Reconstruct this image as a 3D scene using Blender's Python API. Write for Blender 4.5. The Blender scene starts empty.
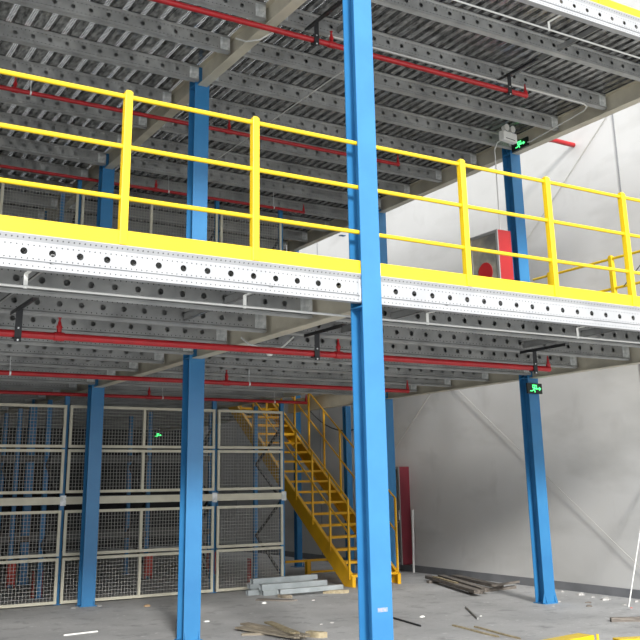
import bpy, math, random
from mathutils import Vector, Matrix
random.seed(7)
C = bpy.context.scene.collection
PI = math.pi
LX, LY, LV = 5.525, 3.783, 3.605       # bay width, bay depth, storey height
WX = 6.92                              # face of the right wall
DECK_BACK = 5 * LY + .1

# ------------------------------------------------------------------ materials
def _n(nt, t, **kw):
    n = nt.nodes.new(t)
    for k, v in kw.items(): setattr(n, k, v)
    return n
def mat(name, col, rough=.5, metal=0.0, col2=None, scale=4.0, detail=4.0, contrast=(.35, .65),
        bump=0.0, bscale=60.0, stretch=None, spec=None, emit=None, estr=1.0):
    m = bpy.data.materials.new(name); m.use_nodes = True
    nt = m.node_tree; b = nt.nodes['Principled BSDF']
    b.inputs['Roughness'].default_value = rough
    b.inputs['Metallic'].default_value = metal
    b.inputs['Base Color'].default_value = (*col, 1)
    if spec is not None: b.inputs['Specular IOR Level'].default_value = spec
    if emit:
        b.inputs['Emission Color'].default_value = (*emit, 1); b.inputs['Emission Strength'].default_value = estr
    tc = _n(nt, 'ShaderNodeTexCoord')
    src = tc.outputs['Object']
    if stretch:
        mp = _n(nt, 'ShaderNodeMapping'); mp.inputs['Scale'].default_value = stretch
        nt.links.new(src, mp.inputs['Vector']); src = mp.outputs['Vector']
    if col2:
        no = _n(nt, 'ShaderNodeTexNoise'); no.inputs['Scale'].default_value = scale; no.inputs['Detail'].default_value = detail
        nt.links.new(src, no.inputs['Vector'])
        r = _n(nt, 'ShaderNodeValToRGB')
        r.color_ramp.elements[0].position = contrast[0]; r.color_ramp.elements[0].color = (*col, 1)
        r.color_ramp.elements[1].position = contrast[1]; r.color_ramp.elements[1].color = (*col2, 1)
        nt.links.new(no.outputs['Fac'], r.inputs['Fac']); nt.links.new(r.outputs['Color'], b.inputs['Base Color'])
    if bump:
        nb = _n(nt, 'ShaderNodeTexNoise'); nb.inputs['Scale'].default_value = bscale; nb.inputs['Detail'].default_value = 3
        nt.links.new(src, nb.inputs['Vector'])
        bp = _n(nt, 'ShaderNodeBump'); bp.inputs['Strength'].default_value = bump; bp.inputs['Distance'].default_value = .01
        nt.links.new(nb.outputs['Fac'], bp.inputs['Height']); nt.links.new(bp.outputs['Normal'], b.inputs['Normal'])
    return m

def dotted(name, col, col2, rough, metal, pitch, rows, rad, dotcol=(.03, .03, .03), axis='X', through=False, vaxis='Z', vper=None):
    """steel with rows of small punched holes; rows = positions on vaxis (object space)"""
    m = mat(name, col, rough, metal, col2, 9.0 if through else 3.0, 5.0, (.3, .7), bump=.9 if through else .15, bscale=8 if through else 25, stretch=(3, 1, 3) if through else None)
    nt = m.node_tree; b = nt.nodes['Principled BSDF']
    tc = _n(nt, 'ShaderNodeTexCoord'); sp = _n(nt, 'ShaderNodeSeparateXYZ'); nt.links.new(tc.outputs['Object'], sp.inputs[0])
    def M(op, a, c=None):
        n = _n(nt, 'ShaderNodeMath', operation=op)
        for i, v in enumerate((a, c)):
            if v is None: continue
            if isinstance(v, (int, float)): n.inputs[i].default_value = v
            else: nt.links.new(v, n.inputs[i])
        return n.outputs[0]
    u = M('SUBTRACT', M('FRACT', M('DIVIDE', sp.outputs[axis], pitch)), .5)
    u2 = M('POWER', M('MULTIPLY', u, pitch), 2)
    tot = None
    v = sp.outputs[vaxis]
    if vper: v = M('MULTIPLY', M('FRACT', M('DIVIDE', v, vper)), vper)
    for rz in rows:
        d = M('ADD', u2, M('POWER', M('SUBTRACT', v, rz), 2))
        h = M('LESS_THAN', d, rad * rad)
        tot = h if tot is None else M('MAXIMUM', tot, h)
    if through:
        out = nt.nodes['Material Output']; tr = _n(nt, 'ShaderNodeBsdfTransparent'); mx = _n(nt, 'ShaderNodeMixShader')
        nt.links.new(tot, mx.inputs[0]); nt.links.new(b.outputs[0], mx.inputs[1]); nt.links.new(tr.outputs[0], mx.inputs[2])
        nt.links.new(mx.outputs[0], out.inputs['Surface'])
    else:
        mx = _n(nt, 'ShaderNodeMix', data_type='RGBA')
        old = b.inputs['Base Color'].links[0].from_socket
        nt.links.new(tot, mx.inputs[0]); nt.links.new(old, mx.inputs[6]); mx.inputs[7].default_value = (*dotcol, 1)
        nt.links.new(mx.outputs[2], b.inputs['Base Color'])
    return m

BLUE = mat('blue_paint', (.029, .172, .385), .36, 0, (.036, .20, .42), 2.5, 5, bump=.04, bscale=30)
YEL = mat('yellow_paint', (.74, .50, .010), .35, 0, (.78, .54, .012), 3, 4, bump=.03, bscale=20)
OYEL = mat('stair_yellow_paint', (.80, .44, .012), .4, 0, (.70, .37, .012), 4, 4, (.4, .7))
RED = mat('red_pipe_paint', (.42, .012, .016), .35, 0, (.34, .010, .014), 8, 3)
REDG = mat('red_guard_paint', (.62, .05, .03), .5)
REDC = mat('red_cabinet_paint', (.42, .02, .022), .4, 0, (.36, .016, .02), 3, 2)
CREAM = mat('cream_frame_paint', (.66, .63, .50), .5, 0, (.58, .55, .43), 5, 3)
WIRE = mat('wire_steel', (.52, .51, .47), .5, 0)
RBEAM = mat('shaded_rack_beam', (.09, .09, .085), .5)  # beams darkened in colour to imitate the shade behind the guard
TAN = mat('girder_steel', (.68, .635, .51), .5, .05, (.52, .485, .39), 2.2, 6, (.35, .65), bump=.08, bscale=14)
JOIST = dotted('joist_steel', (.43, .435, .425), (.27, .275, .27), .42, .35, .05, (.052, .172), .0055)
EDGE = dotted('edge_beam_steel', (.40, .405, .41), (.345, .35, .36), .38, .1, .0416, (.022, .078, .178, .228), .0058, (.08, .08, .08))
CLEAT = mat('cleat_steel', (.78, .80, .80), .4, .2, (.52, .55, .55), 14, 5, (.4, .6))
CHAN = mat('channel_steel', (.52, .56, .57), .4, .4, (.40, .44, .45), 5, 4)
DECKS = dotted('deck_steel', (.62, .62, .61), (.10, .10, .10), .20, .8, .036, (.097, .122), .0072, axis='Y', through=True, vaxis='X', vper=5.624 / 39)
DECKW = dotted('deck_steel_wide', (.62, .62, .60), (.10, .10, .10), .20, .8, .036, (.148, .172, .196), .0072, axis='Y', through=True, vaxis='X', vper=5.624 / 25)
PLATE = mat('deck_plate_steel', (.30, .30, .29), .5, .3, (.22, .22, .21), 2, 4)
WHITE = mat('white_conduit', (.66, .66, .63), .4)
WHITES = mat('white_plastic', (.78, .78, .74), .4)
BLACK = mat('black_bracket_steel', (.025, .026, .028), .45, .2)
CABLE = mat('black_cable', (.02, .02, .02), .5)
GLASSD = mat('cabinet_glass', (.16, .165, .155), .08, .2, (.42, .39, .32), 3, 3)  # beige patches in the colour stand in for reflections on the glass
FRAMEG = mat('grey_cabinet_frame', (.34, .34, .33), .4, .3)
SIGNB = mat('sign_black', (.01, .015, .012), .35)
SIGNG = mat('sign_green_lit', (.02, .5, .12), .4, emit=(.08, 1.0, .22), estr=1.6)
WOOD = mat('scrap_wood', (.36, .31, .235), .8, 0, (.19, .16, .12), 5, 6, (.35, .65), bump=.3, bscale=40, stretch=(1, 12, 12))
WOODG = mat('weathered_wood', (.24, .21, .18), .85, 0, (.12, .105, .09), 5, 6, (.35, .65), bump=.3, bscale=40, stretch=(1, 12, 12))
STICK = mat('pale_wood', (.46, .39, .25), .7, 0, (.32, .26, .16), 20, 3)
RUB = mat('concrete_chip', (.50, .49, .47), .9, 0, (.34, .33, .31), 20, 4)
CARD = mat('brown_card', (.45, .30, .17), .8)

# floor: power-floated concrete with dust, scuffs and stains
def floor_mat():
    m = mat('concrete_floor', (.37, .368, .365), .75, 0, (.47, .468, .462), .9, 9, (.36, .64), bump=.12, bscale=35)
    nt = m.node_tree; b = nt.nodes['Principled BSDF']; old = b.inputs['Base Color'].links[0].from_socket
    tc = _n(nt, 'ShaderNodeTexCoord')
    def layer(prev, sc, lo, hi, c, stretch=(1, 1, 1)):
        mp = _n(nt, 'ShaderNodeMapping'); mp.inputs['Scale'].default_value = stretch
        nt.links.new(tc.outputs['Object'], mp.inputs['Vector'])
        no = _n(nt, 'ShaderNodeTexNoise'); no.inputs['Scale'].default_value = sc; no.inputs['Detail'].default_value = 8; no.inputs['Roughness'].default_value = .65
        nt.links.new(mp.outputs[0], no.inputs['Vector'])
        r = _n(nt, 'ShaderNodeMapRange'); r.inputs['From Min'].default_value = lo; r.inputs['From Max'].default_value = hi
        nt.links.new(no.outputs['Fac'], r.inputs['Value'])
        mx = _n(nt, 'ShaderNodeMix', data_type='RGBA'); nt.links.new(r.outputs[0], mx.inputs[0]); nt.links.new(prev, mx.inputs[6]); mx.inputs[7].default_value = (*c, 1)
        nt.links.new(mx.outputs[2], b.inputs['Base Color']); return mx.outputs[2]
    o = layer(old, 3.0, .54, .70, (.26, .26, .26))
    o = layer(o, 22.0, .58, .68, (.30, .295, .29))
    o = layer(o, 7.0, .60, .72, (.66, .66, .65))
    o = layer(o, 1.3, .60, .70, (.32, .315, .31), (1, 3, 1))
    return m
FLOOR = floor_mat()

def wall_mat():
    m = mat('painted_wall', (.57, .565, .545), .7, 0, (.65, .645, .63), .55, 6, (.32, .68), bump=.05, bscale=12)
    nt = m.node_tree; b = nt.nodes['Principled BSDF']; old = b.inputs['Base Color'].links[0].from_socket
    tc = _n(nt, 'ShaderNodeTexCoord')
    for sc, lo, hi, c, st in ((1.2, .52, .78, (.50, .495, .475), (1, .6, 1.6)), (1.3, .60, .85, (.50, .49, .47), (1, 1.4, .8))):
        mp = _n(nt, 'ShaderNodeMapping'); mp.inputs['Scale'].default_value = st
        nt.links.new(tc.outputs['Object'], mp.inputs['Vector'])
        no = _n(nt, 'ShaderNodeTexNoise'); no.inputs['Scale'].default_value = sc; no.inputs['Detail'].default_value = 6
        nt.links.new(mp.outputs[0], no.inputs['Vector'])
        r = _n(nt, 'ShaderNodeMapRange'); r.inputs['From Min'].default_value = lo; r.inputs['From Max'].default_value = hi
        nt.links.new(no.outputs['Fac'], r.inputs['Value'])
        mx = _n(nt, 'ShaderNodeMix', data_type='RGBA'); nt.links.new(r.outputs[0], mx.inputs[0]); nt.links.new(old, mx.inputs[6]); mx.inputs[7].default_value = (*c, 1)
        nt.links.new(mx.outputs[2], b.inputs['Base Color']); old = mx.outputs[2]
    return m
WALL = wall_mat()
SKIRT = mat('grey_skirting', (.15, .155, .165), .6, 0, (.20, .205, .215), 3, 4)
JOINT = mat('dark_joint', (.26, .265, .27), .6)
DARKW = mat('shaded_wall_tone', (.03, .03, .03), .8)  # near-black colour stands in for the unlit depth of the hall

# ------------------------------------------------------------------ mesh builder
class MB:
    def __init__(s): s.v = []; s.f = []
    def poly(s, pts):
        b = len(s.v); s.v += [tuple(p) for p in pts]; s.f.append(tuple(range(b, b + len(pts)))); return s
    def hexa(s, p):   # 8 corners: 0-3 bottom ccw, 4-7 top
        b = len(s.v); s.v += [tuple(q) for q in p]
        for f in ((0, 3, 2, 1), (4, 5, 6, 7), (0, 1, 5, 4), (1, 2, 6, 5), (2, 3, 7, 6), (3, 0, 4, 7)): s.f.append(tuple(b + i for i in f))
        return s
    def box(s, x0, x1, y0, y1, z0, z1):
        return s.hexa([(x0, y0, z0), (x1, y0, z0), (x1, y1, z0), (x0, y1, z0), (x0, y0, z1), (x1, y0, z1), (x1, y1, z1), (x0, y1, z1)])
    def bar(s, a, b, w, h=None, up=(0, 0, 1)):
        """rectangular bar from a to b; w across, h along up"""
        a = Vector(a); b = Vector(b); h = h or w; d = (b - a).normalized(); u = Vector(up)
        if abs(d.dot(u)) > .98: u = Vector((0, 1, 0))
        r = d.cross(u).normalized(); u = r.cross(d).normalized(); r *= w / 2; u *= h / 2
        return s.hexa([a - r - u, a + r - u, b + r - u, b - r - u, a - r + u, a + r + u, b + r + u, b - r + u])
    def tube(s, a, b, r, n=10, r2=None):
        a = Vector(a); b = Vector(b); r2 = r if r2 is None else r2; d = (b - a).normalized()
        u = Vector((0, 0, 1)) if abs(d.z) < .9 else Vector((1, 0, 0)); x = d.cross(u).normalized(); y = d.cross(x).normalized()
        k = len(s.v)
        for c, rr in ((a, r), (b, r2)):
            for i in range(n):
                t = 2 * PI * i / n; s.v.append(tuple(c + x * math.cos(t) * rr + y * math.sin(t) * rr))
        for i in range(n): j = (i + 1) % n; s.f.append((k + i, k + n + i, k + n + j, k + j))
        s.f.append(tuple(k + i for i in range(n))); s.f.append(tuple(k + n + i for i in reversed(range(n))))
        return s
    def path(s, pts, r, n=8):
        for a, b in zip(pts, pts[1:]): s.tube(a, b, r, n)
        for p in pts[1:-1]: s.ball(p, r, n)
        return s
    def ball(s, c, r, n=8, sz=1.0):
        k = len(s.v); m = max(3, n // 2)
        for i in range(1, m):
            t = PI * i / m
            for j in range(n):
                q = 2 * PI * j / n; s.v.append((c[0] + r * math.sin(t) * math.cos(q), c[1] + r * math.sin(t) * math.sin(q), c[2] + r * sz * math.cos(t)))
        s.v.append((c[0], c[1], c[2] + r * sz)); s.v.append((c[0], c[1], c[2] - r * sz)); T = len(s.v) - 2; Bt = T + 1
        for i in range(m - 2):
            for j in range(n): l = (j + 1) % n; s.f.append((k + i * n + j, k + (i + 1) * n + j, k + (i + 1) * n + l, k + i * n + l))
        for j in range(n):
            l = (j + 1) % n; s.f.append((T, k + j, k + l)); s.f.append((Bt, k + (m - 2) * n + l, k + (m - 2) * n + j))
        return s
    def prism(s, prof, axis, a, b):
        """closed 2-D profile extruded along axis from a to b; profile coords are the other two axes in order"""
        def P(u, v, w): return {'x': (w, u, v), 'y': (u, w, v), 'z': (u, v, w)}[axis]
        n = len(prof); k = len(s.v)
        s.v += [P(u, v, a) for u, v in prof] + [P(u, v, b) for u, v in prof]
        for i in range(n): j = (i + 1) % n; s.f.append((k + i, k + j, k + n + j, k + n + i))
        s.f.append(tuple(k + i for i in reversed(range(n)))); s.f.append(tuple(k + n + i for i in range(n)))
        return s
    def mesh(s, name, m, bevel=0, smooth=False):
        me = bpy.data.meshes.new(name); me.from_pydata(s.v, [], s.f); me.validate(); me.materials.append(m)
        import bmesh
        bm = bmesh.new(); bm.from_mesh(me)
        bmesh.ops.recalc_face_normals(bm, faces=bm.faces)
        bm.to_mesh(me); bm.free()
        if smooth:
            for p in me.polygons: p.use_smooth = True
            me.set_sharp_from_angle(angle=math.radians(40))
        return me
    def obj(s, name, m, parent=None, loc=(0, 0, 0), bevel=0, smooth=False):
        o = bpy.data.objects.new(name, s.mesh(name, m, smooth=smooth)); C.objects.link(o); o.location = loc
        if parent: o.parent = parent
        if bevel:
            bv = o.modifiers.new('bevel', 'BEVEL'); bv.width = bevel; bv.segments = 2; bv.limit_method = 'ANGLE'
        return o
def tag(o, label, cat, group=None, kind=None):
    o['label'] = label; o['category'] = cat
    if group: o['group'] = group
    if kind: o['kind'] = kind
    return o
def thing(name, loc, label, cat, group=None, rz=0):
    o = bpy.data.objects.new(name, None); C.objects.link(o); o.location = loc; o.rotation_euler = (0, 0, rz); o.empty_display_size = .1
    return tag(o, label, cat, group)
def dup(root, loc, label, group=None):
    r = root.copy(); C.objects.link(r); r.location = loc; r['label'] = label
    if group: r['group'] = group
    for ch in list(root.children):
        c = ch.copy(); C.objects.link(c); c.parent = r
        for g in list(ch.children):
            d = g.copy(); C.objects.link(d); d.parent = c
    return r
def struct(o): o['kind'] = 'structure'; return o
ORD = ['front', 'first', 'second', 'third', 'fourth', 'fifth', 'sixth', 'seventh', 'eighth', 'ninth', 'tenth', 'eleventh', 'twelfth', 'thirteenth',
       'fourteenth', 'fifteenth', 'sixteenth', 'seventeenth', 'eighteenth', 'nineteenth', 'twentieth']

# ------------------------------------------------------------------ the building
struct(MB().box(-14, WX + .2, -16, 20, -.2, 0).obj('floor', FLOOR))
w = struct(MB().box(WX, WX + .2, -4, 20, 0, 10.2).obj('wall_right', WALL))
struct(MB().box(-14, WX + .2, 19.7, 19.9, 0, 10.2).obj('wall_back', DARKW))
struct(MB().box(-6.6, -6.4, 1.5, 19.7, 0, 10.2).obj('light_block_left', DARKW))  # unseen wall, added to keep side daylight out of the back
struct(MB().box(WX - .02, WX, -4, 19.7, 0, .125).obj('baseboard_right', SKIRT))
for i, y in enumerate((2.82, 7.2 + 5.0, 16.6)):
    struct(MB().box(WX - .012, WX, y - .011, y + .011, .125, 10.2).obj('trim_%d' % (i + 1), JOINT))

# ------------------------------------------------------------------ columns
def column(x, y, h, label, gusset=True, k=1):
    t = thing('steel_column', (x, y, 0), label, 'column', 'blue columns carrying both decks')
    F, D, tf, tw = .102 * k, .097 * k, .012, .009
    m = MB()
    m.prism([(-F, -D), (F, -D), (F, -D + tf), (tw, -D + tf), (tw, D - tf), (F, D - tf), (F, D), (-F, D), (-F, D - tf), (-tw, D - tf), (-tw, -D + tf), (-F, -D + tf)], 'z', 0.012, h)
    m.obj('shaft', BLUE, t)
    MB().box(-.125, .125, -.12, .12, 0, .012).obj('base_plate', BLUE, t)
    if gusset:
        for sx in (-1, 1):
            g = MB(); g.prism([(-D, .012), (-D - .03, .012), (-D, .12)], 'x', sx * .085 - .005, sx * .085 + .005); g.obj('gusset', BLUE, t)
            if gusset != 2: continue
            g = MB(); g.prism([(sx * F, .012), (sx * (F + .045), .012), (sx * F, .16)], 'y', -D, -D + .01); g.obj('gusset', BLUE, t)
    for z in (3.18, 6.78):       # stiffeners across the flanges under each deck
        s = MB(); s.box(-F, -tw, -D + tf, D - tf, z, z + .012); s.box(tw, F, -D + tf, D - tf, z, z + .012); s.obj('stiffener', BLUE, t)
    return t
CL = {(0, 0): 'tall light blue steel column in the foreground, passing in front of the railing',
      (0, 1): 'blue steel column next behind the foreground one, left of the picture centre',
      (0, 2): 'blue steel column just in front of the mesh guard, left side',
      (0, 3): 'blue steel column behind the mesh guard, first row beyond it on the left',
      (0, 4): 'blue steel column deep in the racking, second row beyond the guard, left',
      (1, 1): 'blue steel column by the right wall with a green exit sign at its top',
      (1, 2): 'dark blue steel column beside the foot of the yellow stairs',
      (1, 3): 'dark blue steel column behind the yellow stairs',
      (1, 4): 'dark blue steel column further back than the stairs by the right wall'}
column(5.78, 9.3, 3.178, 'slim dark blue column between the stairs and the wall, seen through the stair rails', k=.62)
for (i, j), lab in CL.items():
    c = column(i * LX + (.2 if (i, j) == (1, 3) else 0), j * LY - (.12 if (i, j) == (1, 3) else 0), 8.6 if j == 0 else 7.05, lab, gusset=(2 if (i, j) == (1, 1) else j > 0), k=.62 if (i, j) in ((1, 3), (0, 3), (0, 4)) else 1)
    if (i, j) == (0, 0):
        MB().box(-.045, .052, -.0985, -.097, .690, .722).obj('sticker', mat('faded_sticker', (.34, .30, .42), .5, 0, (.16, .30, .58), 60, 2), c)

# ------------------------------------------------------------------ perforated sections
def web_cells(m, x0, n, p, zc, hh, r, y0, y1, seg=12):
    """n square cells (width p, half height hh about zc) each with a round hole; real thickness y0..y1"""
    for i in range(n):
        cx = x0 + (i + .5) * p; k = len(m.v)
        sq = []
        for t in range(seg):
            a = 2 * PI * t / seg; cu, cv = math.cos(a), math.sin(a); s = 1 / max(abs(cu), abs(cv)); sq.append((cu * s * p / 2, cv * s * hh))
        ci = [(math.cos(2 * PI * t / seg) * r, math.sin(2 * PI * t / seg) * r) for t in range(seg)]
        # exact corners
        for y in (y0, y1):
            m.v += [(cx + u, y, zc + v) for u, v in sq] + [(cx + u, y, zc + v) for u, v in ci]
        for t in range(seg):
            s = (t + 1) % seg
            m.f.append((k + t, k + s, k + seg + s, k + seg + t))
            m.f.append((k + 2 * seg + t, k + 3 * seg + t, k + 3 * seg + s, k + 2 * seg + s))
            m.f.append((k + seg + t, k + seg + s, k + 3 * seg + s, k + 3 * seg + t))
            a, b = sq[t], sq[s]
            if abs(a[0] - b[0]) > 1e-6 and abs(a[1] - b[1]) > 1e-6:     # cell corner cut by the segment: fill it
                c = (math.copysign(p / 2, a[0] + b[0]), math.copysign(hh, a[1] + b[1]))
                for y in (y0, y1): m.poly([(cx + a[0], y, zc + a[1]), (cx + c[0], y, zc + c[1]), (cx + b[0], y, zc + b[1])])

def joist_mesh(L):
    """C section joist; origin at its left end, bottom, web front face at y=0; flanges turn back"""
    m = MB(); p = .208; n = int((L - .30) / p); x0 = (L - n * p) / 2; H = .222; t = .003
    web_cells(m, x0, n, p, .112, .05, .028, 0, t)
    m.box(0, x0, 0, t, .062, .162); m.box(L - x0, L, 0, t, .062, .162)
    m.box(0, L, 0, t, 0, .062); m.box(0, L, 0, t, .162, H)
    m.box(0, L, t, .062, 0, t); m.box(0, L, .059, .062, t, .022)
    m.box(0, L, t, .062, H - t, H)
    m.box(0, L, .059, .062, .022, H - t)                 # closed back: the section is a box, so its holes read dark
    m.prism([(0, .034), (-.016, .020), (-.016, .004), (0, .0)], 'x', 0, L)     # rolled lips along both edges
    m.prism([(0, H - .034), (-.012, H - .022), (-.012, H - .004), (0, H)], 'x', 0, L)
    for yy in (.012, .042): m.prism([(yy, 0), (yy + .006, -.006), (yy + .012, 0)], 'x', 0, L)
    return m
# joists span between girders; two lengths are the same, so one mesh serves both
JL = LX - .13
jm = joist_mesh(JL).mesh('joist', JOIST)
em = MB().box(0, .13, -.004, -.0005, .012, .205)
for zz in (.04, .11, .18):
    for xx in (.03, .10): em.tube((xx, -.012, zz), (xx, -.004, zz), .008, 6)
emm = em.mesh('end_cleat', CLEAT)
jroot = None
for lvl in (0, 1):
    for bay in (0, 1):
        for k in range(1, 21):
            if lvl == 0 and bay == 1 and 9 <= k <= 12: continue       # stair opening
            z = 3.228 + lvl * LV; x = -LX + .065 + bay * LX; y = k * LY / 4 - (.12 if (lvl, bay) != (1, 1) else .18)
            lab = 'perforated galvanised joist, %s back from the front edge, under the %s deck, %s bay' % (ORD[k], ('lower', 'upper')[lvl], ('left', 'right')[bay])
            o = bpy.data.objects.new('joist', jm); C.objects.link(o); o.location = (x, y, z)
            tag(o, lab, 'beam', 'joists under the %s deck, %s bay' % (('lower', 'upper')[lvl], ('left', 'right')[bay]))
            for ex in (0.0, JL - .13):
                if bay == 0 and ex == 0.0: continue
                e = bpy.data.objects.new('end_cleat', emm); C.objects.link(e); e.parent = o; e.location = (ex, 0, 0)
# short trimmer joists beside the stair opening
Ls = 3.75
sm = joist_mesh(Ls).mesh('trimmer_joist', JOIST)
for k in range(9, 13):
    o = bpy.data.objects.new('joist', sm); C.objects.link(o); o.location = (.065, k * LY / 4 - .12, 3.228)
    tag(o, 'shortened galvanised joist left of the stair opening, %s of four from the front' % ORD[k - 8], 'beam', 'joists left of the stair opening')
MB().box(.065 + Ls, .065 + Ls + .06, 9 * LY / 4 - .9, 12 * LY / 4 + .1, 3.228, 3.45).obj('opening_trimmer', TAN)
tag(bpy.data.objects['opening_trimmer'], 'plain steel trimmer beam along the left side of the stair opening', 'beam')

# front edge beams
def edge_beam_mesh(L, sh=0):
    m = MB(); p = .208; n = int((L - .2) / p); x0 = (L - n * p) / 2 + sh; t = .004
    web_cells(m, x0, n, p, .130, .04, .0265, 0, t)
    m.box(0, x0, 0, t, .09, .17); m.box(x0 + n * p, L, 0, t, .09, .17)
    m.box(0, L, 0, t, .066, .09); m.box(0, L, 0, t, .17, .205)
    # upper band leaning out to the deck edge, groove and lower lip
    m.prism([(0, .205), (-.026, .248), (-.022, .251), (t, .205)], 'x', 0, L)
    m.box(0, L, -.026, .07, .248, .253)
    m.prism([(0, .066), (.014, .060), (.014, .052), (-.004, .046), (-.004, .004), (0, .004), (0, .044), (.018, .050), (.018, .062), (t, .069)], 'x', 0, L)
    m.box(0, L, -.004, .07, 0, .004)
    return m
ep = MB().box(0, .10, -.006, 0, .012, .205)
for zz in (.04, .11, .18):
    for xx in (.03, .07): ep.tube((xx, -.016, zz), (xx, -.006, zz), .009, 6)
epm = ep.mesh('end_plate', CLEAT)
for lvl in (0, 1):
    for side in (0, 1):
        L = LX - .02; m = edge_beam_mesh(L, (-.056, .018)[side])
        loc = ((-LX + .01 if side == 0 else .012), -.062, 3.222 + lvl * LV)
        o = m.obj('edge_beam', EDGE, None, loc)
        tag(o, 'bright perforated steel edge beam at the front of the %s deck, %s of the foreground column' % (('lower', 'upper')[lvl], ('left', 'right')[side]), 'beam', 'front edge beams')
        e = bpy.data.objects.new('end_plate', epm); C.objects.link(e); e.parent = o; e.location = (L - .10 if side == 0 else .0, 0, 0)

# girders running back from column to column
def girder(x, y0, y1, z, label):
    m = MB(); w, h, tf = .068, .275, .010
    m.prism([(-w, 0), (w, 0), (w, tf), (.006, tf), (.006, h - tf), (w, h - tf), (w, h), (-w, h), (-w, h - tf), (-.006, h - tf), (-.006, tf), (-w, tf)], 'y', 0, y1 - y0)
    o = m.obj('girder', TAN, None, (x, y0, z)); return tag(o, label, 'beam', 'girders running back from column to column')
for lvl in (0, 1):
    for i in (0, 1):
        for j in range(5):
            girder(i * LX, j * LY + .1, (j + 1) * LY - .1, 3.178 + lvl * LV,
                   'tan steel girder of the %s deck, %s column line, %s span from the front' % (('lower', 'upper')[lvl], ('middle', 'right')[i], ORD[j + 1]))

# corrugated decks
def deck(name, x0, x1, y0, y1, z, pitch, m_):
    """ribbed planks, ribs run back; real folded sheet with thickness"""
    prof = []; p = 5.624 / round(5.624 / pitch); n = int(round((x1 - x0) / p)); g = p * .30
    for i in range(n):
        a = i * p
        prof += [(a, .002), (a + p * .52, .002), (a + p * .58, .048), (a + p * .94, .048)]
    prof.append((n * p, .002))
    top = [(u, v + .003) for u, v in reversed(prof)]
    m = MB(); k = len(prof)
    # build as strip quads (avoids one huge n-gon)
    b = len(m.v)
    for u, v in prof: m.v.append((u, y0, z + v)); m.v.append((u, y1, z + v)); m.v.append((u, y0, z + v + .003)); m.v.append((u, y1, z + v + .003))
    for i in range(k - 1):
        a = b + 4 * i; c = a + 4
        m.f += [(a, c, c + 1, a + 1), (a + 2, a + 3, c + 3, c + 2), (a, a + 2, c + 2, c), (a + 1, c + 1, c + 3, a + 3)]
    return m.obj(name, m_, None, (x0, 0, 0))
for lvl in (0, 1):
    z = 3.4515 + lvl * LV
    xs = [(-LX - .1, -.001, .225, DECKW, 'left'), (.001, LX + .1, .144, DECKS, 'right')]
    for (a, b, p, m_, side) in xs:
        lab = 'ribbed galvanised steel decking of the %s deck, %s bay' % (('lower', 'upper')[lvl], side)
        if lvl == 0 and side == 'right':
            o = deck('ribbed_deck', a, b, -.015, 8.0, z, p, m_); tag(o, lab + ', in front of the stair opening', 'deck', 'ribbed steel decking')
            o = deck('ribbed_deck', a, 3.88, 8.0, 12.2, z, p, m_); tag(o, lab + ', left of the stair opening', 'deck', 'ribbed steel decking')
            o = deck('ribbed_deck', a, b, 12.2, DECK_BACK, z, p, m_); tag(o, lab + ', behind the stair opening', 'deck', 'ribbed steel decking')
        else:
            o = deck('ribbed_deck', a, b, -.015, DECK_BACK, z, p, m_); tag(o, lab, 'deck', 'ribbed steel decking')
# walking surface on the lower deck only shows its edge; the upper one stays open so its perforations let light through
MB().box(-LX - .1, 3.88, -.015, DECK_BACK, 3.5035, 3.512).obj('deck_plate', PLATE); tag(bpy.data.objects['deck_plate'], 'flat steel walking plates laid on the lower deck', 'deck')
o = MB().box(3.88, LX + .1, -.015, 8.0, 3.5035, 3.512).obj('deck_plate', PLATE); tag(o, 'flat steel walking plates of the lower deck in front of the stair opening', 'deck')

# right edge fascia: toe angle along the deck edges
# ------------------------------------------------------------------ railings
def railing(x0, x1, zb, posts, label, grp='yellow guard rails', loc=(0, 0, 0), rot=0, ends=None):
    t = thing('guard_railing', loc, label, 'railing', grp, rot)
    Z = zb
    MB().box(x0, x1, -.022, -.014, Z - .028, Z + .095).obj('toe_board', YEL, t, bevel=.001)
    for k, dz in enumerate((1.214, .786, .362)):
        m = MB(); m.tube((x0 + .01, 0, Z + dz), (x1 - .01, 0, Z + dz), .0195, 12); m.obj(('top_rail', 'middle_rail', 'lower_rail')[k], YEL, t, smooth=True)
    for x in posts:
        m = MB(); m.box(x - .031, x + .031, -.034, .028, Z - .02, Z + 1.25); m.prism([(x - .031, Z + 1.25), (x + .031, Z + 1.25), (x + .018, Z + 1.265), (x - .018, Z + 1.265)], 'y', -.024, .02)
        m.obj('post', YEL, t, bevel=.003)
    for x in (ends or []):
        MB().box(x - .003, x + .003, -.028, .028, Z + .34, Z + .41).obj('end_tab', YEL, t)
        MB().box(x - .003, x + .003, -.028, .028, Z + .77, Z + .84).obj('end_tab', YEL, t)
        MB().box(x - .003, x + .003, -.028, .028, Z + 1.19, Z + 1.26).obj('end_tab', YEL, t)
    return t
PS = 1.145
railing(-LX + .1, -.012, 0, [-PS, -2 * PS, -3 * PS, -4 * PS + .05], 'bright yellow guard railing on the lower deck, left of the foreground column', loc=(0, -.055, 3.5), ends=[-.014])
railing(.012, LX + .15, 0, [PS, 2 * PS, 3 * PS - .0, 4 * PS], 'bright yellow guard railing on the lower deck, right of the foreground column', loc=(0, -.055, 3.5), ends=[.014])
railing(.1, 3.66, 0, [.95 - .1, 2.1, 3.3], 'thin yellow side railing running back along the deck edge near the right wall', loc=(LX + .145, 0, 3.5), rot=PI / 2)
railing(-LX + .1, -.012, 0, [-PS, -2 * PS], 'yellow railing and toe board of the upper deck, left of the column', loc=(0, -.045, 3.5 + LV), ends=[])
railing(.012, LX + .15, 0, [PS, 2 * PS, 3 * PS, 4 * PS], 'yellow toe board of the upper deck cut by the top right corner', loc=(0, -.045, 3.5 + LV), ends=[])

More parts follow.
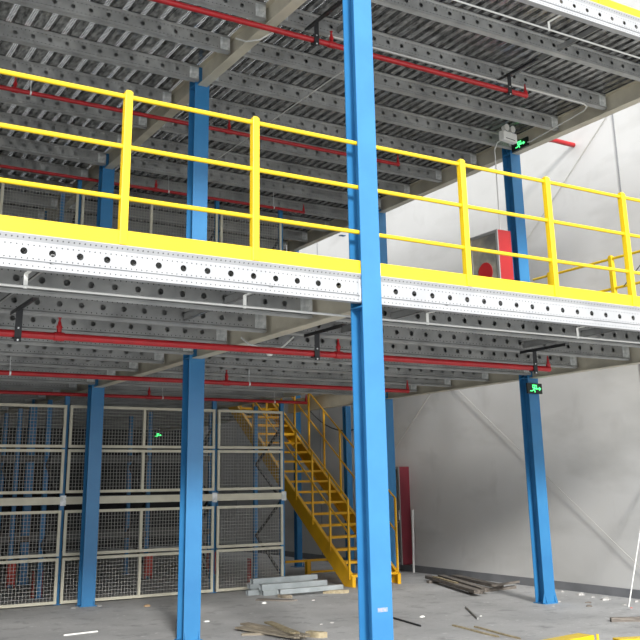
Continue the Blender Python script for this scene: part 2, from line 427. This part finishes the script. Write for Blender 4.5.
# ------------------------------------------------------------------ sprinkler pipes, heads, hangers
def sprinkler_pipe(y, z, x0, x1, heads, r, label, elbow=True):
    t = thing('sprinkler_pipe', (0, y, z), label, 'pipe', 'red sprinkler pipes')
    MB().tube((x0, 0, 0), (x1, 0, 0), r, 14).obj('pipe_run', RED, t, smooth=True)
    for x in heads:
        m = MB(); m.tube((x - .045, 0, 0), (x + .045, 0, 0), r + .008, 12); m.tube((x, 0, r * .8), (x, 0, .085), .021, 10)
        m.tube((x, 0, .07), (x, 0, .095), .027, 8); m.tube((x, 0, .095), (x, 0, .135), .021, 10, .013); m.tube((x, 0, .135), (x, 0, .17), .009, 6); m.tube((x, 0, .165), (x, 0, .17), .018, 10)
        m.obj('sprinkler_head', RED, t, smooth=True)
    for hx in ([-2.0, 1.2, 3.3] if y > 2 else []):       # threaded rods up to the steel above
        lv = LV if z > 5 else 0; near = abs(y - 4.65) < .1 and (lv == 0 or hx < 0)
        top = (3.218 if near else 3.447) + lv - z
        m = MB(); m.tube((hx, 0, r), (hx, 0, top), .004, 6); m.tube((hx - .01, 0, 0), (hx + .01, 0, 0), r + .004, 12); m.obj('hanger_rod', CLEAT, t)
    if elbow:
        m = MB(); m.ball((x1, 0, 0), r + .005, 12); m.tube((x1, 0, 0), (x1, 0, .06), r * .85, 12); m.tube((x1, 0, .06), (x1, 0, .125), .019, 10, .012); m.tube((x1, 0, .125), (x1, 0, .16), .009, 6)
        m.obj('end_elbow', RED, t, smooth=True)
    return t
SP = 3.03
for lvl, nm in ((0, 'lower'), (1, 'upper')):
    dz = lvl * (LV - .005)
    sprinkler_pipe(1.52, 2.995 + dz, -LX, 3.69, [-2.30, .665], .033, 'red sprinkler pipe nearest the front under the %s deck' % nm)
    sprinkler_pipe(4.65, 3.015 + dz + .02 * lvl, -LX, 3.88, [-2.2, .86], .029, 'red sprinkler pipe second from the front under the %s deck' % nm)
    sprinkler_pipe(7.80, 3.09 + dz - .03 * lvl, -LX, 3.95, [-2.1, .966], .027, 'red sprinkler pipe under the %s deck near the mesh guard' % nm)
hroot = None
def hanger(x, y, z, label, arm=(.95, 1.66)):
    """z = pipe centre; black arm lies across two joist flanges, strap hangs to the pipe"""
    t = thing('pipe_hanger', (x, y, z), label, 'bracket', 'black pipe hangers')
    m = MB(); m.box(-.03, .03, arm[0] - y, arm[1] - y + .04, .218, .223); m.box(-.03, -.024, arm[0] - y, arm[1] - y + .04, .190, .223); m.obj('arm', BLACK, t)
    m = MB(); m.box(-.03, .03, -.042, -.036, -.075, .218); m.box(-.03, .03, -.042, .042, -.042, -.036); m.box(-.03, .03, .036, .042, -.042, .0); m.obj('strap', BLACK, t)
    m = MB(); m.tube((0, -.048, -.06), (0, -.036, -.06), .009, 6); m.tube((0, -.048, .045), (0, -.036, .045), .009, 6); m.obj('bolt', CLEAT, t)
    return t
for lvl, nm in ((0, 'lower'), (1, 'upper')):
    for x, s in ((-2.67, 'left'), (.38 + .06 * lvl, 'middle'), (3.44 - .06 * lvl, 'right')):
        hanger(x, 1.52, 2.995 + lvl * (LV - .005), 'black strap hanger holding the front red pipe under the %s deck, %s one' % (nm, s))

# conduits
t = thing('conduit', (0, .23, 3.15), 'thin white conduit hung just behind the front edge of the lower deck', 'conduit')
MB().tube((-LX, 0, 0), (LX, 0, 0), .0105, 10).obj('tube', WHITE, t, smooth=True)
for x in (-2.93, -1.09, .86, 2.86, 4.7):
    m = MB(); m.box(x - .016, x + .016, -.003, .0, .0, .10); m.box(x - .016, x + .016, -.26, 0, .096, .1); m.tube((x, 0, -.014), (x, 0, .0), .015, 8); m.obj('clip', WHITES, t)
t = thing('conduit', (0, -.05 + .28, 3.15 + LV), 'thin white conduit hung just behind the front edge of the upper deck', 'conduit')
MB().tube((-LX, 0, 0), (LX, 0, 0), .0105, 10).obj('tube', WHITE, t, smooth=True)
for x in (-2.93, -1.09, .86, 2.86, 4.7):
    m = MB(); m.box(x - .016, x + .016, -.003, .0, .0, .10); m.box(x - .016, x + .016, -.26, 0, .096, .1); m.tube((x, 0, -.014), (x, 0, .0), .015, 8); m.obj('clip', WHITES, t)
m = MB(); m.path([(.7, 1.63, 6.77), (4.9, 1.63, 6.77), (5.02, 1.68, 6.77), (5.1, 1.82, 6.77), (5.30, 3.1, 6.77), (5.34, 3.2, 6.80)], .010, 8)
tag(m.obj('conduit', WHITE, smooth=True), 'white conduit under the upper deck bending back to the upper exit sign', 'conduit')
m = MB(); m.path([(1.404, 2.4, 6.80), (1.404, 6.4, 6.80)], .008, 8)
tag(m.obj('conduit', WHITE, smooth=True), 'thin grey conduit running straight back under the upper deck, middle of the picture', 'conduit')
m = MB(); m.path([(5.02, 3.40, 6.86), (4.93, 3.44, 6.80), (4.88, 3.46, 6.68), (4.87, 3.46, 5.35)], .009, 8)
tag(m.obj('conduit', WHITE, smooth=True), 'thin white conduit dropping from the exit sign to the cabinet on the deck', 'conduit')
m = MB(); m.path([(-.14, 2.2, 3.22), (-.10, 2.1, 3.14), (.02, 2.0, 3.09), (.22, 1.95, 3.10), (.34, 1.9, 3.22)], .010, 8)
tag(m.obj('conduit', WHITE, smooth=True), 'short curved white conduit looping under the girder of the lower deck', 'conduit')
m = MB(); m.path([(-.16, 2.35, 6.84), (-.10, 2.2, 6.75), (.0, 2.05, 6.73), (.13, 1.95, 6.82)], .010, 8)
tag(m.obj('conduit', WHITE, smooth=True), 'short curved white conduit under the upper deck girder beside the red pipe', 'conduit')
# detector
t = thing('smoke_detector', (.50, 2.75, 3.16), 'small white round detector hanging under the lower deck', 'detector')
MB().tube((0, 0, 0), (0, 0, .04), .055, 16, .05).obj('base', WHITES, t, smooth=True)
MB().tube((0, 0, -.035), (0, 0, 0), .028, 16, .048).obj('chamber', WHITES, t, smooth=True)
MB().tube((0, 0, .04), (0, 0, .07), .006, 8).obj('stem', WHITES, t)

# bridging channels between joists
for lvl, nm in ((0, 'lower'), (1, 'upper')):
    for x, s in ((-2.83, 'left'), (-1.0, 'second'), (.86, 'third'), (3.55, 'right')):
        for (a, b, w_) in ((-.055, .82, 'front edge and first joist'), (.89, 1.765, 'first and second joists')):
            m = MB(); m.box(x, x + .004, a, b - .06 * (lvl and x > 0), .05, .12); m.box(x, x + .03, a, b - .06 * (lvl and x > 0), .05, .054); m.box(x, x + .03, a, b - .06 * (lvl and x > 0), .116, .12)
            tag(m.obj('bridging_channel', JOIST, None, (0 if w_[0] == 'f' else .03, 0, 3.228 + lvl * LV)), 'galvanised bridging channel, %s of four, between %s, %s deck' % (s, w_, nm), 'brace', 'bridging channels between the joists')

# ------------------------------------------------------------------ exit signs, emergency light
def exit_sign(loc, rz, w, h, label, post=None):
    t = thing('exit_sign', loc, label, 'sign', 'green running man exit signs', rz)
    MB().box(-w / 2, w / 2, -.012, .012, 0, h).obj('housing', SIGNB, t, bevel=.002)
    MB().box(-w / 2 + .012, w / 2 - .012, -.0135, -.012, .012, h - .012).obj('face', SIGNB, t)
    m = MB(); y0, y1 = -.016, -.0135; s = h
    def b(x0, x1, z0, z1): m.box(x0 * s, x1 * s, y0, y1, z0 * s, z1 * s)
    def k(a, c, wd): m.bar((a[0] * s, (y0 + y1) / 2, a[1] * s), (c[0] * s, (y0 + y1) / 2, c[1] * s), .0025, wd * s)
    # doorway outline, running figure and arrow
    b(-.30, .26, .76, .84); b(-.30, -.23, .58, .84); b(.19, .26, .40, .84); b(-.02, .60, .44, .53)
    m.tube((.0 * s, y0, .70 * s), (.0 * s, y1, .70 * s), .065 * s, 10)
    k((-.02, .62), (-.16, .36), .13); k((-.06, .60), (-.30, .54), .06); k((-.02, .60), (.12, .46), .06)
    k((-.16, .38), (.0, .24), .08); k((.0, .24), (-.04, .12), .07); k((-.18, .38), (-.36, .26), .08); k((-.36, .26), (-.62, .26), .07)
    m.prism([(.56 * s, .30 * s), (.82 * s, .485 * s), (.56 * s, .67 * s)], 'y', y0, y1)
    m.obj('running_figure_and_arrow', SIGNG, t)
    return t
exit_sign((LX - .025, LY - .135, 2.945), 0, .30, .155, 'lit green exit sign on the column under the lower deck, by the right wall')
t = exit_sign((5.375, 3.405, 6.762), -PI / 2, .37, .148, 'lit green exit sign under the upper deck at the top of the column')
for s in (-1, 1): MB().box(s * .15 - .008, s * .15 + .008, -.005, .005, .148, .166).obj('bracket', CLEAT, t)
exit_sign((3.53, 13.9, 2.76), 0, .20, .11, 'small green exit sign far behind the mesh guard')
t = thing('emergency_light', (4.98, 3.25, 6.755), 'white emergency light box with two round lamps under the upper deck', 'lamp', None, math.radians(8))
MB().box(-.135, .135, -.04, .04, 0, .125).obj('battery_box', WHITES, t, bevel=.006)
MB().box(-.09, .09, -.041, -.038, .02, .03).obj('vent', BLACK, t)
for s in (-1, 1):
    m = MB(); m.tube((s * .06, .0, .125), (s * .06, 0, .15), .012, 8); m.tube((s * .06, -.045, .175), (s * .06, .03, .18), .046, 16, .026); m.obj('lamp_head', WHITES, t, smooth=True)
t.scale = (1.2, 1.2, 1.2)
MB().box(-.012, .012, .04, .05, .1, .235).obj('hanger_strap', BLACK, t)

# red pipe stub from wall
t = thing('pipe_stub', (WX, 3.71, 7.2), 'short red capped pipe sticking out of the right wall', 'pipe')
MB().tube((0, 0, 0), (-.62, -.05, -.02), .042, 14).obj('pipe_run', RED, t, smooth=True)
MB().tube((-.60, -.05, -.02), (-.64, -.05, -.02), .05, 14).obj('cap', RED, t, smooth=True)

# ------------------------------------------------------------------ fire cabinets
def cabinet(x, y, z, dx, dy, h, label, paint=None):
    paint = paint or REDC
    """door faces -x"""
    t = thing('fire_hose_cabinet', (x, y, z), label, 'cabinet', 'red fire hose cabinets')
    MB().box(0, dx, 0, dy, 0, h).obj('body', paint, t, bevel=.004)
    m = MB(); fw = .045
    m.box(-.022, -.002, 0, dy, 0, fw); m.box(-.022, -.002, 0, dy, h - fw, h); m.box(-.022, -.002, 0, fw, fw, h - fw); m.box(-.022, -.002, dy - fw, dy, fw, h - fw); m.box(-.022, -.002, fw, dy - fw, h * .42, h * .42 + .03)
    d = m.obj('door', FRAMEG, t)
    MB().box(-.012, -.006, fw, dy - fw, h * .42 + .03, h - fw).obj('glass_pane', GLASSD, d)
    MB().box(-.012, -.006, fw, dy - fw, fw, h * .42).obj('lower_panel', GLASSD, d)
    m = MB(); m.tube((-.02, dy * .5, h * .72 - .10), (-.013, dy * .5, h * .72 - .10), .16 if dy > .5 else .1, 20); m.obj('hose_reel', REDC, d, smooth=True)
    MB().box(-.04, -.022, fw * .3, fw * .7, h * .45, h * .55).obj('handle', CLEAT, d)
    return t
cabinet(4.755, 3.385, 3.513, .255, .64, 1.84, 'red fire hose cabinet with glass door standing on the deck beside the column')
cabinet(WX - .24, 8.80, .14, .238, .62, 1.85, 'dark red fire hose cabinet on the right wall beyond the foreground column', mat('maroon_cabinet_paint', (.20, .022, .035), .45, 0, (.16, .02, .03), 3, 2))

# wall bracing rods and leaning poles
def rod(a, b, r, m_, name, label, cat, group=None):
    a = Vector(a); b = Vector(b); m = MB(); m.tube((0, 0, 0), b - a, r, 8)
    return tag(m.obj(name, m_, None, a, smooth=True), label, cat, group)
G = 'diagonal bracing rods on the right wall'
BR = mat('brace_rod_steel', (.50, .49, .46), .5, .1)
rod((WX - .018, 9.9, 1.83), (WX - .018, 7.2, 3.98), .012, BR, 'bracing_rod', 'thin diagonal bracing rod low on the right wall, rising towards the front', 'rod', G)
rod((WX - .050, 7.9, 3.98), (WX - .050, 3.0, .30), .006, BR, 'bracing_rod', 'long diagonal bracing rod behind the exit sign column, falling towards the floor', 'rod', G)
rod((WX - .012, 2.4, 7.88), (WX - .012, 6.9, 4.3), .008, BR, 'bracing_rod', 'diagonal bracing rod on the upper wall behind the railing', 'rod', G)
rod((6.80, 8.62, 0), (6.895, 8.70, 1.16), .022, WHITES, 'leaning_pole', 'white pole leaning on the right wall beside the red cabinet', 'pole')
rod((6.10, 2.79, 0), (6.88, 2.90, 1.62), .009, WHITES, 'leaning_pole', 'thin white pole leaning on the wall at the right edge', 'pole')
m = MB(); m.path([(5.645, 1.9, 4.28), (5.60, 1.55, 4.5), (5.58, 1.2, 4.85)], .006, 6)
tag(m.obj('loose_cable', CABLE, smooth=True), 'short black cable hooked on the side railing at the right edge', 'cable')
# sagging black cable behind the stairs
pts = []
for i in range(15):
    u = i / 14; pts.append((5.9, 11.0 - 3.2 * u, 3.25 - .62 * 4 * u * (1 - u) * .9 + .05 * u))
m = MB(); m.path(pts, .014, 8); tag(m.obj('sagging_cable', CABLE, smooth=True), 'black cable sagging between the columns behind the stairs', 'cable')

# ------------------------------------------------------------------ stairs
t = thing('staircase', (4.93, 7.24, 0), 'yellow steel staircase rising to the back up to the lower deck', 'stairs')
RISE, RUN, N = .1945, .2715, 18; SL = RISE / RUN
def stringer(x, w):
    y0 = -.10; top = lambda y: .20 + SL * (y + .02); ye = N * RUN - .05
    prof = [(-.05, 0), (.16, 0), (ye, SL * (ye - .16) - .0), (ye, top(ye)), (-.02, .20), (-.08, .16), (-.08, .03)]
    m = MB(); m.prism(prof, 'x', x - .006, x + .006)
    fl = MB()
    for (a, b, off) in (((-.02, .20), (ye, top(ye)), 0), ((.16, 0.006), (ye, SL * (ye - .16) + .006), 0)):
        m.bar((x + w * .027, a[0], a[1]), (x + w * .027, b[0], b[1]), .055, .010)
    m.box(x - .006 + min(0, w * .055), x + .006 + max(0, w * .055), -.085, -.075, 0, .17)
    o = m.obj('stringer', OYEL, t)
    return o
stringer(-.495, 1); stringer(.495, -1)
for n in range(1, N + 1):
    m = MB(); y = (n - 1) * RUN - .02; z = n * RISE
    m.box(-.487, .487, y, y + .25, z - .006, z); m.box(-.487, .487, y - .004, y, z - .042, z + .0); m.box(-.487, .487, y + .246, y + .25, z - .036, z)
    m.obj('tread', OYEL, t)
for side, sx in (('left', -.50), ('right', .50)):
    for i in range(9):
        y = .0 + i * .595
        MB().box(sx - .016, sx + .016, y - .016, y + .016, .20 + SL * y - .08, .20 + SL * y + 1.22).obj('baluster', OYEL, t)
    for q, nm in ((1.22, 'handrail'), (.66, 'middle_rail')):
        m = MB(); m.tube((sx, 0, .20 + q), (sx, 8 * .595, .20 + q + SL * 8 * .595), .0165, 10); m.ball((sx, 0, .2 + q), .0165, 8); m.obj(nm, OYEL, t, smooth=True)

# yellow trestle frame lying behind the stair foot
m = MB(); m.box(4.35, 5.6, 9.3, 9.36, .26, .30); m.box(4.8, 4.88, 9.28, 9.38, 0, .30); m.box(5.5, 5.58, 9.28, 9.38, 0, .26); m.box(4.88, 5.5, 9.31, 9.35, .05, .09)
tag(m.obj('low_barrier', OYEL), 'low yellow steel barrier on the floor behind the stair foot', 'barrier')

# ------------------------------------------------------------------ racks and mesh guard
FX = [-2.88, -.33, 2.22, 3.54]
def rack(y0, depth, base, levels, label, group, front_beams, protect, h=3.1, xs=FX):
    if base > 1: h = 3.2
    t = thing('pallet_rack', (0, y0, base), label, 'rack', group)
    for x in xs:
        for k, yy in enumerate((0, depth)):
            m = MB(); m.box(x - .035, x + .035, yy - .003, yy, .012, h); m.box(x - .035, x - .031, yy, yy + .06, .012, h); m.box(x + .031, x + .035, yy, yy + .06, .012, h); m.box(x - .06, x + .06, yy - .04, yy + .1, 0, .012)
            m.obj('upright', BLUE, t)
        z = .18; fl = 0
        while z + .62 < h:
            a, b = ((.03, depth) if fl == 0 else (depth, .03))
            MB().bar((x, a, z), (x, b, z + .62), .04, .03).obj('diagonal_brace', BLACK, t)
            z += .62; fl ^= 1
        if front_beams and y0 < 9:
            for z in levels: MB().box(x - .045, x + .045, -.05, -.046, z - .075, z + .075).obj('beam_connector', CLEAT, t)
        if protect:
            for yy in ([-.10] if protect == 'front' else [depth + .12]):
                m = MB(); m.box(x - .07, x - .062, yy - .05, yy + .09, 0, .40); m.box(x + .062, x + .07, yy - .05, yy + .09, 0, .40)
                if protect == 'front': m.box(x - .07, x + .07, yy - .056, yy - .05, .06, .42)
                m.obj('post_protector', REDG, t)
    base_cream = y0 < 9
    for z in levels:
        for x0, x1 in zip(xs, xs[1:]):
            for yy, ok in ((-.045, front_beams), (depth + .06, True)):
                if ok: MB().box(x0 + .036, x1 - .036, yy, yy + .045, z - .055, z + .055).obj('beam', CREAM if yy < 0 and base_cream else RBEAM, t)
    return t
rack(7.95, 1.0, 0, [1.49], 'blue pallet rack directly behind the mesh guard on the ground floor', 'pallet racks on the ground floor', True, 'back')
rack(10.95, 1.1, 0, [.80, 2.2], 'second row of blue pallet racking behind the mesh guard, with red post protectors', 'pallet racks on the ground floor', True, 'front')
rack(7.95, 1.0, 3.513, [1.49], 'blue pallet rack on the lower deck behind the upper mesh guard', 'pallet racks on the deck', True, 'back', h=3.2)
rack(10.95, 1.1, 3.513, [1.49], 'second row of blue pallet racking on the lower deck', 'pallet racks on the deck', True, 'front', h=3.2, xs=FX[:3])

def guard(x0, x1, z0, z1, mull, base, label, group):
    t = thing('mesh_guard_panel', (x0, 7.86, base + z0), label, 'mesh panel', group)
    W, H = x1 - x0, z1 - z0; a = .042
    m = MB(); m.box(0, W, 0, .03, 0, a); m.box(0, W, 0, .03, H - a, H); m.box(0, a, 0, .03, a, H - a); m.box(W - a, W, 0, .03, a, H - a)
    if mull: m.box(mull - x0 - a / 2, mull - x0 + a / 2, 0, .03, a, H - a)
    m.obj('frame', CREAM, t)
    w_ = MB(); n = int((W - 2 * a) / .05); d = (W - 2 * a) / n
    for i in range(1, n): x = a + i * d; w_.box(x - .0019, x + .0019, .010, .0144, a, H - a)
    n = int((H - 2 * a) / .05); d = (H - 2 * a) / n
    for i in range(1, n): z = a + i * d; w_.box(a, W - a, .0144, .0188, z - .0019, z + .0019)
    w_.obj('wire_mesh', WIRE, t)
rows = [(2.28, 2.93, 'top'), (1.60, 2.255, 'second'), (.69, 1.35, 'third'), (.02, .665, 'bottom')]
bays = [(-2.84, -.358, -1.6, 'left bay'), (-.302, 2.192, .93, 'middle bay'), (2.248, 3.50, None, 'short right end bay')]
for base, where, grp in ((0, 'ground floor', 'mesh guard panels on the ground floor'), (3.513, 'lower deck', 'mesh guard panels on the deck')):
    for z0, z1, rn in rows:
        for x0, x1, mu, bn in bays:
            guard(x0, x1, z0, z1, mu, base, 'cream framed wire mesh guard panel, %s, %s row, %s' % (where, rn, bn), grp)

# ------------------------------------------------------------------ things on the floor
def channel(L, a, rz, loc, label, h=.075):
    m = MB(); m.prism([(-a, h), (a, h), (a, 0), (a - .014, 0), (a - .014, .005), (a - .005, .005), (a - .005, h - .005), (-a + .005, h - .005), (-a + .005, .005), (-a + .014, .005), (-a + .014, 0), (-a, 0)], 'x', 0, L)
    o = m.obj('steel_channel', CHAN, None, loc, bevel=.002); o.rotation_euler = (0, 0, rz)
    return tag(o, label, 'steel channel', 'pile of steel channels')
channel(1.20, .05, .0, (2.64, 7.42, 0), 'galvanised channel lying on the floor under the back of the pile')
channel(1.18, .05, .0, (2.62, 7.43, .076), 'second channel up at the back of the pile by the mesh guard')
channel(1.22, .05, .015, (2.66, 7.41, .152), 'topmost galvanised channel at the back of the pile, stacked highest')
channel(1.20, .05, .0, (2.68, 7.09, 0), 'galvanised channel in the middle of the pile, resting on the floor')
channel(1.20, .05, -.01, (2.66, 7.10, .076), 'galvanised channel in the middle of the pile, upper one', h=.09)
channel(1.18, .045, .035, (2.76, 6.68, .05), 'galvanised channel at the front of the pile, propped on wood blocks', h=.07)
channel(1.0, .04, .0, (2.50, 7.255, 0), 'short dark ended channel at the left of the pile')
def plank(a, b, w, h, z, label, m_=WOOD, name='scrap_plank', cat='plank', group=None, tilt=0):
    a = Vector((*a, 0)); b = Vector((*b, 0)); L = (b - a).length; an = math.atan2((b - a).y, (b - a).x)
    k = MB(); n = 5; rr = random.Random(hash((round(a.x, 2), round(a.y, 2))) & 255)
    # slightly warped board with broken ends
    for i in range(n):
        s0, s1 = L * i / n, L * (i + 1) / n; o0, o1 = .006 * math.sin(i * 1.3), .006 * math.sin((i + 1) * 1.3)
        k.hexa([(s0, -w / 2 + o0, 0), (s1, -w / 2 + o1, 0), (s1, w / 2 + o1, 0), (s0, w / 2 + o0, 0), (s0, -w / 2 + o0, h), (s1, -w / 2 + o1, h), (s1, w / 2 + o1, h), (s0, w / 2 + o0, h)])
    k.prism([(L, -w / 2 + .006), (L + .05, -w * .2), (L + .02, w * .1), (L + .07, w * .35), (L, w / 2)], 'z', 0.0, h)
    o = k.obj(name, m_, None, (a.x, a.y, z)); o.rotation_euler = (tilt, 0, an)
    return tag(o, label, cat, group)
g1 = 'broken boards on the floor at the bottom edge'
plank((.80, 4.10), (1.02, 3.05), .13, .022, .022, 'brown broken board, leftmost of the heap at the bottom edge', group=g1)
plank((.92, 4.20), (1.06, 3.0), .12, .022, .044, 'brown splintered board on top of the heap at the bottom edge', group=g1)
plank((.66, 3.75), (1.18, 3.45), .08, .022, 0, 'short board lying across under the heap at the bottom edge', group=g1)
plank((1.14, 4.0), (1.0, 3.1), .10, .020, .066, 'pale board end at the right of the heap at the bottom edge', STICK, group=g1)
plank((1.24, 3.22), (1.32, 3.06), .09, .06, 0, 'stubby wood block right of the heap at the bottom edge', STICK, 'wood_block', 'block')
g2 = 'old boards along the right wall'
plank((6.10, 7.25), (5.28, 4.95), .13, .05, .042, 'weathered board nearest the camera in the heap by the right wall', WOODG, group=g2)
plank((6.34, 7.20), (5.55, 5.10), .12, .05, .042, 'weathered board in the middle of the heap by the right wall', WOODG, group=g2)
plank((6.52, 7.05), (6.05, 5.35), .14, .05, .042, 'weathered board at the back of the heap by the right wall', WOODG, group=g2)
plank((5.85, 6.95), (6.62, 6.80), .10, .04, .0, 'short crosswise board under the far end of the heap', WOODG, group=g2)
plank((5.42, 5.30), (6.45, 5.45), .09, .04, .0, 'short crosswise board under the near end of the heap', WOODG, group=g2)
plank((5.75, 5.15), (6.45, 5.35), .06, .03, .093, 'thin dark slat sticking out at the near end of the heap', WOODG, group=g2)
plank((5.95, 6.9), (5.62, 5.9), .05, .02, .093, 'thin pale slat on top of the heap by the right wall', STICK, group=g2)
plank((2.80, 6.72), (2.84, 6.54), .09, .048, 0, 'wood block propping the left end of the front channel', WOOD, 'wood_block', 'block')
plank((3.62, 6.78), (3.90, 6.58), .10, .048, 0, 'pale wood block under the right end of the front channel', STICK, 'wood_block', 'block')
plank((2.35, 6.62), (2.72, 6.20), .14, .02, 0, 'dirty brown board on the floor in front of the channel pile', WOODG)
plank((3.08, 2.86), (2.95, 1.95), .028, .018, 0, 'long thin pale stick on the floor at the bottom, left one', STICK, 'stick', 'stick')
plank((3.22, 2.62), (3.06, 1.72), .024, .018, 0, 'long thin pale stick on the floor at the bottom, right one', STICK, 'stick', 'stick')
rod((4.27, 4.04, .012), (3.68, 3.10, .012), .012, FRAMEG, 'metal_rod', 'short grey rod on the floor above the two pale sticks', 'rod')
rod((2.85, 3.77, .012), (2.72, 3.03, .012), .012, BLACK, 'metal_rod', 'short dark rod on the floor right of the foreground column', 'rod')
rod((-1.09, 4.94, .008), (-.66, 5.0, .008), .010, WHITES, 'metal_rod', 'thin white rod on the floor in front of the left column', 'rod')
plank((4.85, 1.98), (5.45, 1.65), .06, .05, 0, 'dark timber offcut on the floor at the right edge', WOODG)
# yellow members at the bottom edge
m = MB(); m.box(0, 1.3, -.2, 0, .072, .08); m.box(0, 1.3, -.2, -.192, 0, .072); m.box(0, 1.3, -.008, 0, 0, .072)
o = m.obj('steel_member', YEL, None, (2.21, 1.02, 0)); o.rotation_euler = (0, 0, .15); tag(o, 'yellow painted steel member on the floor, cut by the bottom edge', 'steel member', 'yellow steel members on the floor')
m = MB(); m.box(0, 1.3, -.15, 0, .072, .08); m.box(0, 1.3, -.15, -.142, 0, .072); m.box(0, 1.3, -.008, 0, 0, .072)
o = m.obj('steel_member', YEL, None, (3.56, .79, 0)); o.rotation_euler = (0, 0, -.34); tag(o, 'second yellow steel member on the floor near the bottom right corner', 'steel member', 'yellow steel members on the floor')
rod((3.56, 1.0, 0), (3.56, 1.0, .09), .014, YEL, 'bolt_stub', 'tiny yellow stub standing between the two yellow members', 'bolt')
# chips and scraps
def chip(x, y, r, label, m_=RUB, name='concrete_fragment', cat='rubble', group='loose fragments on the floor'):
    r *= .75
    rr = random.Random(int(x * 100) * 31 + int(y * 100)); k = MB(); n = 7
    bot = [(r * (1 + .5 * (rr.random() - .5)) * math.cos(2 * PI * i / n), r * .8 * (1 + .5 * (rr.random() - .5)) * math.sin(2 * PI * i / n)) for i in range(n)]
    h = r * (.3 + .35 * rr.random()); b = len(k.v)
    k.v += [(u, v, 0) for u, v in bot] + [(u * .85, v * .9, h * .55) for u, v in bot] + [(u * .4 + r * .1, v * .45, h * (.85 + .2 * rr.random())) for u, v in bot]
    for l in (0, n):
        for i in range(n): j = (i + 1) % n; k.f.append((b + l + i, b + l + j, b + l + n + j, b + l + n + i))
    k.f.append(tuple(range(b, b + n))); k.f.append(tuple(range(b + 2 * n, b + 3 * n)))
    return tag(k.obj(name, m_, None, (x, y, 0)), label, cat, group)
chip(6.62, 4.15, .10, 'grey rubble lump against the skirting right of the column')
chip(6.45, 3.52, .12, 'largest rubble lump by the skirting near the right edge')
chip(6.55, 3.85, .05, 'small pebble between the two rubble lumps by the wall')
chip(6.0, 3.42, .07, 'dark flat fragment in front of the largest rubble lump', WOODG)
chip(5.72, 3.15, .08, 'dark scrap on the floor right of the exit sign column', WOODG)
chip(5.75, 3.75, .05, 'white chip at the foot of the exit sign column')
chip(5.35, 3.45, .035, 'tiny white chip in front of the exit sign column')
chip(6.2, 2.95, .05, 'white chip beside the foot of the thin leaning pole')
chip(6.05, 2.70, .03, 'tiny red scrap at the foot of the thin leaning pole', REDG)
chip(6.62, 3.1, .06, 'rubble fragment by the skirting at the right edge')
chip(6.68, 4.6, .045, 'pebble by the skirting just right of the column foot')
chip(.72, 6.95, .07, 'crumpled brown card scrap in front of the mesh guard', CARD, 'card_scrap', 'scrap', None)
chip(.78, 5.0, .05, 'crumpled pale scrap right of the second column', WHITES, 'paper_scrap', 'scrap', None)
chip(-.20, 3.52, .06, 'whitish grout crumb at the foot of the second column')
chip(-.22, 7.42, .06, 'whitish grout crumb left of the third column foot')
chip(.16, 7.40, .05, 'whitish grout crumb right of the third column foot')
chip(1.85, 3.92, .035, 'small pale chip right of the board heap, left one')
chip(2.02, 3.95, .045, 'small pale chip right of the board heap, right one')
chip(2.25, 6.2, .05, 'white scrap left in front of the channel pile', WHITES)
chip(3.0, 6.05, .045, 'pale chip in front of the channel pile')
chip(3.9, 3.3, .03, 'tiny white chip in the open floor right of the foreground column', WHITES)
chip(3.25, 3.7, .05, 'flat white chip right of the foreground column', WHITES)

# ------------------------------------------------------------------ light
wd = bpy.data.worlds.new('World'); bpy.context.scene.world = wd; wd.use_nodes = True
nt = wd.node_tree; bg = nt.nodes['Background']      # soft daylight, stronger from above than from the horizon
tc = nt.nodes.new('ShaderNodeTexCoord'); sp = nt.nodes.new('ShaderNodeSeparateXYZ'); mr = nt.nodes.new('ShaderNodeMapRange')
nt.links.new(tc.outputs['Generated'], sp.inputs[0]); nt.links.new(sp.outputs['Z'], mr.inputs['Value'])
mr.inputs['From Min'].default_value = 0; mr.inputs['From Max'].default_value = .8; mr.inputs['To Min'].default_value = 1.18; mr.inputs['To Max'].default_value = 1.18
nt.links.new(mr.outputs[0], bg.inputs[1]); bg.inputs[0].default_value = (.95, .975, 1.0, 1)
sl = bpy.data.lights.new('daylight', 'SUN'); sl.energy = 2.5; sl.angle = math.radians(9); sl.color = (1, .98, .95)
so = bpy.data.objects.new('daylight', sl); C.objects.link(so)
so.rotation_euler = Vector((.32, 1, -.42)).to_track_quat('-Z', 'Y').to_euler()

# ------------------------------------------------------------------ camera
F = 919.773; pitch = .2738; roll = -.0144; yaw = .537
fw = Vector((math.sin(yaw) * math.cos(pitch), math.cos(yaw) * math.cos(pitch), math.sin(pitch)))
rt = Vector((math.cos(yaw), -math.sin(yaw), 0)); up = rt.cross(fw)
R = rt * math.cos(roll) + up * math.sin(roll); U = -rt * math.sin(roll) + up * math.cos(roll)
cd = bpy.data.cameras.new('camera'); cam = bpy.data.objects.new('camera', cd); C.objects.link(cam)
M = Matrix((R, U, -fw)).transposed().to_4x4(); M.translation = Vector((-4.5558, -6.6824, 1.7)); cam.matrix_world = M
cd.sensor_width = 36; cd.lens = F / 640 * 36; cd.shift_x = (320 - 309.104) / 640; cd.shift_y = (224.621 - 320) / 640
cd.clip_end = 200
sc = bpy.context.scene; sc.camera = cam
sc.view_settings.view_transform = 'Standard'; sc.view_settings.look = 'None'; sc.view_settings.gamma = 1; sc.view_settings.exposure = .80
sc.view_settings.use_curve_mapping = False
sc.cycles.use_denoising = True
sc.cycles.transparent_max_bounces = 12; sc.cycles.max_bounces = 8
